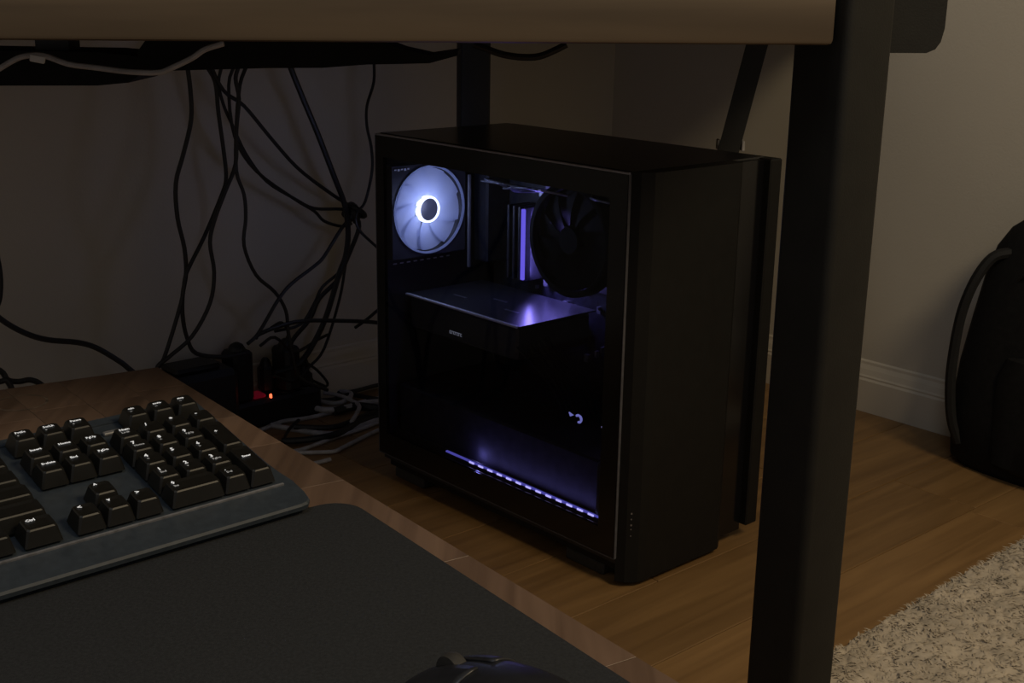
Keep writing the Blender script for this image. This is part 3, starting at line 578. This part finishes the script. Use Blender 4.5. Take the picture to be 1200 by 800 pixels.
for lo, hi in ((0.18, 0.47), (0.53, 0.82)):
    vv, ff = shell([0.60+0.385*i/10 for i in range(11)], [PI*(lo+(hi-lo)*j/7) for j in range(8)])
    o = MB().add([v*1.0 + Vector((0,0,0.0006)) for v in vv], ff).build('mouse_button', 'mouse', ms, True)
    sm = o.modifiers.new('thickness', 'SOLIDIFY'); sm.thickness = 0.0016
o = MB().lathe([(0.004,-0.004),(0.0095,-0.0035),(0.0105,0),(0.0095,0.0035),(0.004,0.004)], 20, Matrix.Translation((0, 0.036, 0.0182)) @ Matrix.Rotation(PI/2, 4, 'Y')).build('scroll_wheel', 'rubber', ms, True)

# ------------------------------------------------------------------ computer tower
L, Wd, H0, H1 = 0.51372, 0.26292, 0.034, 0.5422
YAW = -0.8368
pcB = Vector((0.13692, 1.48824, 0)); du = Vector((math.cos(YAW), math.sin(YAW), 0)); dv = Vector((-math.sin(YAW), math.cos(YAW), 0))
PCO = pcB - du*L
pc = thing('computer_tower', 'black computer tower with glass side and violet lights on the floor', 'computer', PCO, (0,0,YAW))
def part(mb, name, m, parent=pc, smooth=False, label=None):
    o = mb.build(name, m, parent, smooth)
    if label: o['label'] = label
    return o
GB = 0.040                                              # bottom of the glass panel
# chassis: floor, top, far side, rear wall with a round fan opening, front wall
ch = MB()
ch.box((0.004, 0.006, 0.030), (L, Wd-0.004, 0.046))
ch.box((0.004, Wd-0.030, 0.046), (L, Wd-0.022, H1-0.012))
ch.box((L-0.012, 0.008, 0.046), (L-0.004, Wd-0.02, H1-0.012))
def rear_wall(m_):
    fy, fh, fr = 0.074, 0.424, 0.066; n_ = 40
    for x0 in (0.004,):
        circ = [(fy+fr*math.cos(2*PI*i/n_), fh+fr*math.sin(2*PI*i/n_)) for i in range(n_)]
        y0, y1, z0, z1 = 0.006, Wd-0.022, 0.046, H1-0.012
        def hit(i):
            c, s_ = math.cos(2*PI*i/n_), math.sin(2*PI*i/n_); tt = 1e9
            if c > 1e-6: tt = min(tt, (y1-fy)/c)
            if c < -1e-6: tt = min(tt, (y0-fy)/c)
            if s_ > 1e-6: tt = min(tt, (z1-fh)/s_)
            if s_ < -1e-6: tt = min(tt, (z0-fh)/s_)
            return (fy+c*max(tt, fr+0.001), fh+s_*max(tt, fr+0.001))
        sq = [hit(i) for i in range(n_)]
        vs = [(x0,y,z) for y,z in circ] + [(x0,y,z) for y,z in sq]
        m_.add(vs, [(i,(i+1)%n_,n_+(i+1)%n_,n_+i) for i in range(n_)])
        for (cy_, cz_) in ((y0,z0),(y1,z0),(y1,z1),(y0,z1)):
            ii = min(range(n_), key=lambda i: (sq[i][0]-cy_)**2+(sq[i][1]-cz_)**2)
            best = sorted(range(n_), key=lambda i: (sq[i][0]-cy_)**2+(sq[i][1]-cz_)**2)
            # corner triangle between the last point on one side and the first on the other
            on_y = [i for i in range(n_) if abs(sq[i][0]-cy_) < 1e-6]; on_z = [i for i in range(n_) if abs(sq[i][1]-cz_) < 1e-6]
            if on_y and on_z:
                i1 = min(on_y, key=lambda i: abs(sq[i][1]-cz_)); i2 = min(on_z, key=lambda i: abs(sq[i][0]-cy_))
                m_.add([(x0,cy_,cz_), (x0,*sq[i1]), (x0,*sq[i2])], [(0,1,2)])
rear_wall(ch)
part(ch, 'case_body', 'inner')
tp = MB(); tp.box((0.0, 0.004, H1-0.012), (L+0.004, Wd-0.002, H1), 0.003)
part(tp, 'top_panel', 'case_top')
part(MB().box((0.006, Wd-0.018, 0.024), (L+0.024, Wd+0.006, H1-0.001), 0.002), 'side_panel', 'case')
# front panel: chamfered near edge, a groove towards the side panel
fp = [(L, 0.002), (L+0.012, 0.008), (L+0.022, 0.022), (L+0.024, 0.034), (L+0.024, 0.182), (L+0.020, 0.190), (L, 0.192)]
part(MB().prism(fp, 0.008, H1+0.0), 'front_panel', 'case')
part(MB().prism([(L, 0.192), (L+0.012, 0.192), (L+0.012, Wd-0.018), (L, Wd-0.018)], 0.016, H1-0.002), 'front_groove', 'frit')
bt = MB()
for i, (dz_, r_) in enumerate(((0.105,0.0012),(0.097,0.0009),(0.089,0.0012),(0.083,0.0008),(0.074,0.0008))):
    Tm = Matrix.Translation((L+0.0155, 0.0130, dz_)) @ Matrix.Rotation(-0.9, 4, 'Z') @ Matrix.Rotation(PI/2, 4, 'Y')
    bt.lathe([(r_, -0.002), (r_, 0.0012)], 8, Tm)
o = part(bt, 'front_marks', 'alu', label='row of tiny pale marks near the foot of the front panel')
# base skirt and feet
part(MB().box((0.012, 0.012, 0.018), (L-0.01, Wd-0.014, 0.0301)), 'base_skirt', 'case')
for u_, v_ in ((0.05, 0.012), (L-0.075, 0.012), (0.05, Wd-0.06), (L-0.075, Wd-0.06)):
    part(MB().box((u_-0.028, v_, 0.0), (u_+0.045, v_+0.042, 0.0185), 0.003), 'foot', 'rubber')
# glass side: pane with printed black border and ground edges
gl = MB().box((0.0, -0.0005, GB), (L, 0.0035, H1-0.003))
part(gl, 'glass_panel', 'pane', label='tinted glass side panel')
glo = bpy.data.objects['glass_panel']
OX0, OX1, OZ0, OZ1 = 0.020, 0.484, 0.076, 0.508
fr_ = MB()
for a_, b_ in (((0.001, GB+0.001), (OX0, H1-0.004)), ((OX1, GB+0.001), (L-0.001, H1-0.004)), ((OX0, OZ1), (OX1, H1-0.004)), ((OX0, GB+0.001), (OX1, OZ0))):
    fr_.box((a_[0], 0.0037, a_[1]), (b_[0], 0.0049, b_[1]))
o = fr_.build('black_border', 'frit', glo)
fr2 = MB()
for a_, b_ in (((0.001, GB+0.001), (OX0, H1-0.004)), ((OX1, GB+0.001), (L-0.001, H1-0.004)), ((OX0, OZ1), (OX1, H1-0.004)), ((OX0, GB+0.001), (OX1, OZ0))):
    fr2.box((a_[0], -0.0011, a_[1]), (b_[0], -0.0006, b_[1]))
fr2.build('black_border', 'frit', glo)
for (x0, z0, x1, z1) in ((0.0, GB-0.0012, L, GB), (0.0, H1-0.0032, L, H1-0.0010), (L, GB, L+0.0012, H1-0.003), (-0.0011, GB, 0.0, H1-0.003)):
    MB().box((x0, -0.0011, z0), (x1, 0.0038, z1)).build('glass_edge', 'edge_highlight' if z0 > 0.5 else 'edge', glo)  # top edge paler: its highlight line is painted into the colour
# rear fan
fan = bpy.data.objects.new('rear_fan', None); COL.objects.link(fan); fan.parent = pc
fan.location = (0.008, 0.0745, 0.424); fan['label'] = 'lit exhaust fan with pale blades and glowing hub ring'
FT = Matrix.Rotation(PI/2, 4, 'Y')                       # lathe axis along +u
fb = MB()
# square frame with a round opening
n_ = 48; R0 = 0.0665; hs_ = 0.0705
for x in (0.0, 0.026):
    circ = [(R0*math.cos(2*PI*i/n_), R0*math.sin(2*PI*i/n_)) for i in range(n_)]
    sq = []
    for i in range(n_):
        c, s_ = math.cos(2*PI*i/n_), math.sin(2*PI*i/n_); m_ = hs_/max(abs(c), abs(s_)); sq.append((c*m_, s_*m_))
    fb.add([(x,*q_) for q_ in circ]+[(x,*q_) for q_ in sq], [(i,(i+1)%n_,n_+(i+1)%n_,n_+i) for i in range(n_)])
fb.add([(x, R0*math.cos(2*PI*i/n_), R0*math.sin(2*PI*i/n_)) for x in (0.0, 0.026) for i in range(n_)], [(i,(i+1)%n_,n_+(i+1)%n_,n_+i) for i in range(n_)])
fb.add([(x, y, z) for x in (0.0,0.026) for y,z in ((-hs_,-hs_),(hs_,-hs_),(hs_,hs_),(-hs_,hs_))], [(i,(i+1)%4,4+(i+1)%4,4+i) for i in range(4)])
fb.build('fan_frame', 'card', fan)
MB().lathe([(0.0645,0.0255),(0.0675,0.0258),(0.0675,0.0285),(0.0645,0.0285)], 48, FT, cap=False).build('outer_ring', 'blade', fan, True)
NB = 9
def blade(k):
    m_ = MB(); g = []
    for a_i in range(9):
        row = []
        for r_i in range(7):
            rr = 0.0205 + (0.0635-0.0205)*r_i/6
            an = 2*PI*k/NB + (a_i/8)*(2*PI/NB*1.30) + 0.35*(r_i/6)**1.3
            ax = 0.0215 - 0.0085*(a_i/8)
            row.append(Vector((ax, rr*math.cos(an), rr*math.sin(an))))
        g += row
    m_.add(g, [(i*7+j, i*7+j+1, (i+1)*7+j+1, (i+1)*7+j) for i in range(8) for j in range(6)])
    return m_
for k in range(NB): blade(k).build('blade', 'blade', fan, True)
MB().lathe([(0.0005,0.0250),(0.0165,0.0250),(0.0178,0.0238),(0.0178,0.008),(0.0005,0.008)], 40, FT).build('hub', 'card', fan, True)
MB().torus(0.0186, 0.0012, 48, 8, Matrix.Translation((0.0256,0,0)) @ FT).build('light_ring', 'ring', fan, True)
MB().lathe([(0.0181,0.0248),(0.0205,0.0240),(0.0205,0.017),(0.0181,0.017)], 48, FT, cap=False).build('light_ring', 'ring', fan, True)
lt = bpy.data.lights.new('fan_light', 'POINT'); lt.energy = 0.2; lt.color = (0.52, 0.60, 1.0); lt.shadow_soft_size = 0.022
lo_ = bpy.data.objects.new('fan_light', lt); COL.objects.link(lo_); lo_.parent = fan; lo_.location = (0.058, -0.006, 0.004)
lt2 = lt.copy(); lt2.energy = 0.10
lo2 = bpy.data.objects.new('fan_light', lt2); COL.objects.link(lo2); lo2.parent = fan; lo2.location = (-0.016, 0.0, 0.0)
# motherboard with memory, cooler, heat sinks
mb_ = part(MB().box((0.02, 0.222, 0.175), (0.36, 0.2245, H1-0.03)), 'motherboard', 'pcb')
hk = MB()
hk.box((0.018, 0.175, 0.33), (0.052, 0.222, 0.50), 0.003)
hk.build('heat_sink', 'pcb', mb_)
MB().box((0.036, 0.1475, 0.325), (0.040, 0.1525, 0.472), 0.0008).build('lit_edge_strip', 'alu_matte', mb_)  # grey strip added to paint the fan-lit vertical edge
mt = MB(); mt.box((0.143, 0.2125, 0.315), (0.34, 0.2220, 0.47), 0.002); mt.build('glow_catcher', 'alu_matte', mb_)  # grey plate added behind the cooler to catch the violet glow
ml = bpy.data.lights.new('memory_glow', 'AREA'); ml.shape = 'RECTANGLE'; ml.size = 0.008; ml.size_y = 0.10; ml.energy = 0.42; ml.specular_factor = 0.35; ml.color = (0.30, 0.24, 1.0)
mo = bpy.data.objects.new('memory_glow', ml); COL.objects.link(mo); mo.parent = mb_; mo.location = (0.1405, 0.186, 0.373); mo.rotation_euler = (PI/2, 0, math.radians(-58))
cc = MB()
for i in range(46):
    x, z = rnd.uniform(0.10, 0.345), rnd.uniform(0.19, 0.50); w_ = rnd.uniform(0.003, 0.009)
    cc.box((x, 0.218-rnd.uniform(0,0.008), z), (x+w_, 0.222, z+rnd.uniform(0.003,0.012)))
o = cc.build('small_components', 'alu', mb_); o['kind'] = 'stuff'
for i in range(4):
    o = part(MB().box((0.096+i*0.0125, 0.178, 0.315), (0.101+i*0.0125, 0.222, 0.43), 0.0008), 'memory_stick', 'card', mb_)
    if i == 3: MB().box((0.1325, 0.1735, 0.318), (0.1395, 0.1782, 0.428), 0.001).build('memory_light', 'ram', mb_)['label'] = 'upright violet light bar'
# round black cooler facing the glass
co = bpy.data.objects.new('processor_cooler', None); COL.objects.link(co); co.parent = pc; co.location = (0.272, 0.150, 0.405)
CT = Matrix.Rotation(PI/2, 4, 'X')                       # lathe axis towards the glass (-v)
cb = MB(); cb.lathe([(0.080,-0.012),(0.083,-0.010),(0.083,0.010),(0.080,0.012),(0.074,0.012),(0.074,-0.012)], 56, CT, cap=False)
cb.build('cooler_ring', 'fin', co, True)
for k in range(11):
    m_ = MB(); g = []
    for a_i in range(7):
        for r_i in range(5):
            rr = 0.020 + 0.052*r_i/4; an = 2*PI*k/11 + (a_i/6)*(2*PI/11*1.3) - 0.3*r_i/4
            g.append(Vector((rr*math.cos(an), -0.006+0.010*a_i/6, rr*math.sin(an))))
    m_.add(g, [(i*5+j, i*5+j+1, (i+1)*5+j+1, (i+1)*5+j) for i in range(6) for j in range(4)]).build('blade', 'fin', co, True)
MB().lathe([(0.0005,0.012),(0.019,0.012),(0.021,0.009),(0.021,-0.01),(0.0005,-0.01)], 28, CT).build('hub', 'fin', co, True)
fn = MB()
for i in range(18): fn.box((-0.062+i*0.0072, 0.014, -0.062), (-0.0612+i*0.0072, 0.062, 0.062))
o = fn.build('cooling_fins', 'fin', co)
MB().box((-0.02, 0.060, -0.02), (0.02, 0.0715, 0.02), 0.002).build('cooler_block', 'alu', co)
# graphics card
gc = bpy.data.objects.new('graphics_card', None); COL.objects.link(gc); gc.parent = pc; gc.location = (0.0, 0.0, 0.238)
MB().box((0.012, 0.052, 0.0), (0.262, 0.2, 0.050), 0.004).build('card_shroud', 'card', gc)
o = MB().box((0.008, 0.048, 0.0515), (0.268, 0.205, 0.0535)).build('back_plate', 'card', gc)
o = MB().box((0.008, 0.0462, 0.0515), (0.268, 0.0515, 0.0545), 0.0006).build('plate_edge_highlight', 'glint_vent_white', gc); o['label'] = 'thin white highlight painted along the front edge of the back plate'  # white strip added to paint the fan-lit highlight on this edge
sl = MB()
for i in range(3): sl.box((0.06+i*0.06, 0.10+0.03*(i%2), 0.0536), (0.09+i*0.06, 0.104+0.03*(i%2), 0.0541))
sl.build('plate_slot', 'alu', gc)
lg = MB()
for i in range(7):
    x = 0.112+i*0.0042; lg.box((x, 0.0508, 0.011), (x+0.0008, 0.0516, 0.0155)); lg.box((x, 0.0508, 0.0147), (x+0.003, 0.0516, 0.0155))
    if i % 2 == 0: lg.box((x, 0.0508, 0.011), (x+0.003, 0.0516, 0.0118))
lg.build('card_lettering', 'white_print', gc)['label'] = 'tiny white lettering on the card edge'
for k in range(2):
    MB().torus(0.036, 0.002, 32, 6, Matrix.Translation((0.075+0.1*k, 0.125, -0.001))).build('card_fan', 'fin', gc, True)
# power supply shroud and lower light strip
sh = part(MB().box((0.012, 0.030, 0.0462), (0.455, 0.2320, 0.150), 0.003), 'power_shroud', 'shroud')
part(MB().box((0.459, 0.016, 0.0462), (0.476, 0.22, 0.155), 0.004), 'drive_bracket', 'card')
ls = part(MB().box((0.150, 0.0130, 0.0785), (0.482, 0.0165, 0.0805)), 'light_strip', 'ledline', label='dashed violet light strip along the case bottom')
part(MB().box((0.012, 0.0166, 0.0462), (0.482, 0.0185, 0.0815)), 'strip_channel', 'inner')
x = 0.206; i = 0
while x < 0.474:
    MB().box((x, 0.0118, 0.0782), (x+0.0105, 0.0131, 0.0807)).build('led', 'ledglow', ls); x += 0.0205
l_ = bpy.data.lights.new('led_light', 'POINT'); l_.energy = 0.022; l_.color = (0.33, 0.30, 1.0); l_.shadow_soft_size = 0.003
q_ = bpy.data.objects.new('led_light', l_); COL.objects.link(q_); q_.parent = ls; q_.location = (0.216, 0.0200, 0.0890)
l_ = bpy.data.lights.new('strip_light', 'AREA'); l_.shape = 'RECTANGLE'; l_.size = 0.26; l_.size_y = 0.003; l_.energy = 0.035; l_.color = (0.36, 0.32, 1.0)
q_ = bpy.data.objects.new('strip_light', l_); COL.objects.link(q_); q_.parent = ls; q_.location = (0.345, 0.0175, 0.083); q_.rotation_euler = (PI*0.84, 0, 0)
# front intake fans seen edge-on, cables, small glowing bits painted for glints
for k in range(3):
    m_ = MB(); zc = 0.135+0.128*k
    m_.box((0.470, 0.035, zc+0.025), (0.495, 0.20, zc+0.149), 0.003)
    part(m_, 'front_fan', 'inner')
wr = MB()
for i in range(12):
    x0 = 0.355+0.004*(i % 6); v0 = 0.195-0.004*(i//6)
    wr.tube([(x0, v0+0.02, 0.36+0.006*i), (x0+0.03, v0-0.03, 0.355+0.004*i), (x0+0.055, v0-0.02, 0.31), (x0+0.06, v0+0.0, 0.24), (x0+0.05, v0+0.02, 0.17)], 0.0016, 6, 4)
o = part(wr, 'board_cable_bundle', 'wire', smooth=True)
wr = MB()
for i in range(8):
    wr.tube([(0.245+0.003*i, 0.06+0.008*i, 0.262), (0.285+0.004*i, 0.05+0.006*i, 0.25), (0.315+0.003*i, 0.07+0.008*i, 0.21), (0.32, 0.10+0.01*i, 0.15)], 0.0018, 6, 4)
part(wr, 'card_cable', 'wire', smooth=True)
wr = MB()
for i in range(9):
    a0 = rnd.uniform(0.05, 0.42)
    wr.tube([(a0, 0.20, 0.455), (a0+rnd.uniform(-.03,.03), 0.15, 0.470-rnd.uniform(0,.012)), (a0+rnd.uniform(0.02,.09), 0.12, 0.474), (a0+rnd.uniform(.04,.1), 0.17, 0.462)], 0.0016, 6, 4)
part(wr, 'fan_wire', 'alu', smooth=True)
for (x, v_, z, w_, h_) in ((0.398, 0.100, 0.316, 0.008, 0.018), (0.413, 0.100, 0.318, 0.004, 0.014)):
    part(MB().box((x, v_, z), (x+w_, v_+0.012, z+h_), 0.002), 'connector_glint', 'dim_glint')  # glow put into the colour for light caught by the connectors
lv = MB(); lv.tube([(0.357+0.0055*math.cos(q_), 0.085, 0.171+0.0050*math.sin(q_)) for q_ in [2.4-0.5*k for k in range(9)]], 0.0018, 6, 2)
part(lv, 'hook_glint', 'lavender', smooth=True, label='small curved lavender glint painted as a glow low in the case')  # glowing colour painted for a bright reflection low in the case
part(MB().prism([(0.338, 0.176), (0.347, 0.1735), (0.341, 0.1705)], 0.084, 0.086, Matrix(((1,0,0,0),(0,0,1,0),(0,1,0,0),(0,0,0,1)))), 'wedge_glint', 'lavender')  # wedge of the same painted reflection, glowing by its colour
part(MB().box((0.438, 0.046, 0.188), (0.452, 0.060, 0.192), 0.001), 'violet_spot', 'ledglow', label='small glowing violet spot near the front wall')  # small block given a glowing violet colour
vh = MB()
for i in range(9): vh.box((0.013, 0.02+i*0.013, 0.3415), (0.0145, 0.026+i*0.013, 0.3432))
o = part(vh, 'vent_holes', 'glint_vent_white'); o['kind'] = 'stuff'
vh = MB()
for i in range(5): vh.box((0.0342, 0.008+i*0.006, 0.4885-0.0012*(i%2)), (0.0350, 0.0115+i*0.006, 0.4905))
o = part(vh, 'vent_holes', 'glint_vent_white'); o['kind'] = 'stuff'

# ------------------------------------------------------------------ shaggy rug
rg_a, rg_b0, rg_b1 = -0.7292, 0.25, 1.78
rug = thing('shaggy_rug', 'pale beige shaggy rug on the plank floor', 'rug', R(rg_a, 1.0, 0))
RGI = Matrix.Translation(-R(rg_a, 1.0, 0))
RA = math.radians(42.81); r2 = Vector((math.cos(RA), math.sin(RA), 0)); r1 = Vector((math.sin(RA), -math.cos(RA), 0))
RO = Vector([0.3725, 1.3032, 0.0])
o = MB().box((0, -0.155, 0), (0.60, 0.62, 0.006), T=frame(RO, r1, r2, Vector((0,0,1)))).build('rug_backing', 'rugbase', rug); o.matrix_parent_inverse = RGI
import numpy as np
rs = np.random.RandomState(5)
GX, GY, GD = 300, 384, 0.002
gx, gy = np.meshgrid(np.arange(GX)*GD, -0.155+np.arange(GY)*GD, indexing='ij')
def worley(cell, seed):
    r_ = np.random.RandomState(seed); nx, ny = int(0.62/cell)+4, int(0.80/cell)+4
    px_, py_, ph = r_.rand(nx, ny), r_.rand(nx, ny), r_.rand(nx, ny)
    ix = np.floor(gx/cell).astype(int)+1; iy = np.floor((gy+0.155)/cell).astype(int)+1
    d1 = np.full(gx.shape, 9.0); hh = np.zeros(gx.shape)
    for a_ in (-1,0,1):
        for b_ in (-1,0,1):
            jx = np.clip(ix+a_, 0, nx-1); jy = np.clip(iy+b_, 0, ny-1)
            d = np.hypot(gx/cell+1-jx-px_[jx,jy], (gy+0.155)/cell+1-jy-py_[jx,jy])
            m_ = d < d1; hh = np.where(m_, ph[jx,jy], hh); d1 = np.minimum(d1, d)
    return d1, hh
d1, h1 = worley(0.017, 1); d2, h2 = worley(0.0065, 2)
H_ = 0.010 + 0.0055*h1 + 0.0045*(1-np.clip(d1,0,1)**2) + 0.0026*h2*(1-np.clip(d2,0,1)**2) + 0.0006*rs.rand(*gx.shape)
edge = np.clip(np.minimum(gx/0.008, 1), 0, 1); H_ = 0.004 + (H_-0.004)*np.sqrt(edge)
wob = 0.003*(h1-0.5)*(gx < 0.004)
P_ = [RO + r1*float(gx[a_,b_]+wob[a_,b_]) + r2*float(gy[a_,b_]) + Vector((0,0,float(H_[a_,b_]))) for a_ in range(GX) for b_ in range(GY)]
me = bpy.data.meshes.new('rug_pile')
ids = np.arange(GX*GY).reshape(GX, GY)
fq = np.stack([ids[:-1,:-1], ids[1:,:-1], ids[1:,1:], ids[:-1,1:]], -1).reshape(-1,4).tolist()
vs = P_; fs = fq
rr_ = random.Random(3)
for i in range(20000):
    a_, b_ = int((GX-1)*rr_.random()**1.3), rr_.randrange(GY)
    x, y, z = float(gx[a_,b_]), float(gy[a_,b_]), float(H_[a_,b_])
    an = 6.28*float(h1[a_,b_]) + rr_.gauss(0, 0.7); ln = rr_.uniform(0.004, 0.010)
    dx = Vector((math.cos(an), math.sin(an), 0)); sd = Vector((-dx.y, dx.x, 0))*rr_.uniform(0.0006, 0.0012)
    p1 = RO + r1*x + r2*y + Vector((0,0,z-0.001)); p2 = p1 + dx*ln*0.5 + Vector((0,0,ln*0.30)); p3 = p2 + dx*ln*0.6 + Vector((0,0,-ln*0.05))
    o_ = len(vs); vs.extend([p1-sd, p1+sd, p2-sd, p2+sd, p3]); fs.extend([[o_,o_+1,o_+3,o_+2],[o_+2,o_+3,o_+4]])
me.from_pydata([tuple(v) for v in vs], [], fs); me.materials.append(M['pile'])
for p in me.polygons: p.use_smooth = True
o = bpy.data.objects.new('rug_pile', me); COL.objects.link(o); o.parent = rug; o.matrix_parent_inverse = RGI; o['kind'] = 'stuff'

# ------------------------------------------------------------------ backpack against the right wall
bag = thing('backpack', 'black backpack slumped on the floor against the wall', 'backpack', R(-0.80, 1.905, 0))
BGI = Matrix.Translation(-R(-0.80, 1.905, 0))
secs = [(0.000,-0.985,-0.60,1.842,1.965),(0.012,-1.000,-0.585,1.832,1.972),(0.09,-1.005,-0.58,1.824,1.974),(0.17,-1.000,-0.585,1.828,1.975),(0.25,-0.990,-0.595,1.838,1.976),(0.32,-0.982,-0.605,1.850,1.977),(0.37,-0.972,-0.615,1.864,1.977),(0.40,-0.955,-0.63,1.876,1.976),(0.43,-0.915,-0.67,1.890,1.974),(0.448,-0.86,-0.72,1.91,1.968),(0.453,-0.82,-0.76,1.925,1.96)]
rings = []
for z, a0, a1, b0, b1 in secs:
    ca, cb_, ha, hb = (a0+a1)/2, (b0+b1)/2, (a1-a0)/2, (b1-b0)/2
    rg_ = []
    for i in range(28):
        t = 2*PI*i/28; c, s_ = math.cos(t), math.sin(t)
        rg_.append(R(ca+ha*math.copysign(abs(c)**0.62, c), cb_+hb*math.copysign(abs(s_)**0.6, s_), z+0.004*math.sin(3*t+z*20)*(1 if 0.02 < z < 0.42 else 0)))
    rings.append(rg_)
def bg(o, lab=None):
    o.matrix_parent_inverse = BGI
    if lab: o['label'] = lab
    return o
bg(MB().loft(rings).build('bag_body', 'bag', bag, True))
pk = []
for z, k in ((0.02,0.6),(0.03,0.95),(0.10,1.0),(0.17,1.0),(0.205,0.9),(0.215,0.5)):
    pk.append([R(-0.785+0.125*k*math.copysign(abs(math.cos(t))**0.5, math.cos(t)), 1.838+0.022*k*math.copysign(abs(math.sin(t))**0.6, math.sin(t)), z) for t in [2*PI*i/20 for i in range(20)]])
bg(MB().loft(pk).build('front_pocket', 'bag', bag, True))
st = [R(-0.936,1.880,0.362), R(-0.957,1.862,0.352), R(-0.973,1.846,0.315), R(-0.985,1.838,0.262), R(-0.990,1.836,0.20), R(-0.990,1.836,0.14), R(-0.984,1.842,0.08), R(-0.972,1.852,0.04)]
bg(MB().tube(st, 0.0115, 8, 5, 0.75).build('shoulder_strap', 'webbing', bag, True))
bg(MB().tube([R(-0.83,1.93,0.415), R(-0.825,1.92,0.448), R(-0.79,1.918,0.462), R(-0.755,1.92,0.448), R(-0.75,1.93,0.415)], 0.008, 8, 5).build('top_handle', 'webbing', bag, True))
bg(MB().tube([R(-0.93,1.862,0.30), R(-0.88,1.846,0.345), R(-0.785,1.838,0.362), R(-0.69,1.846,0.345), R(-0.64,1.862,0.30)], 0.0025, 6, 6).build('zip', 'webbing', bag, True))
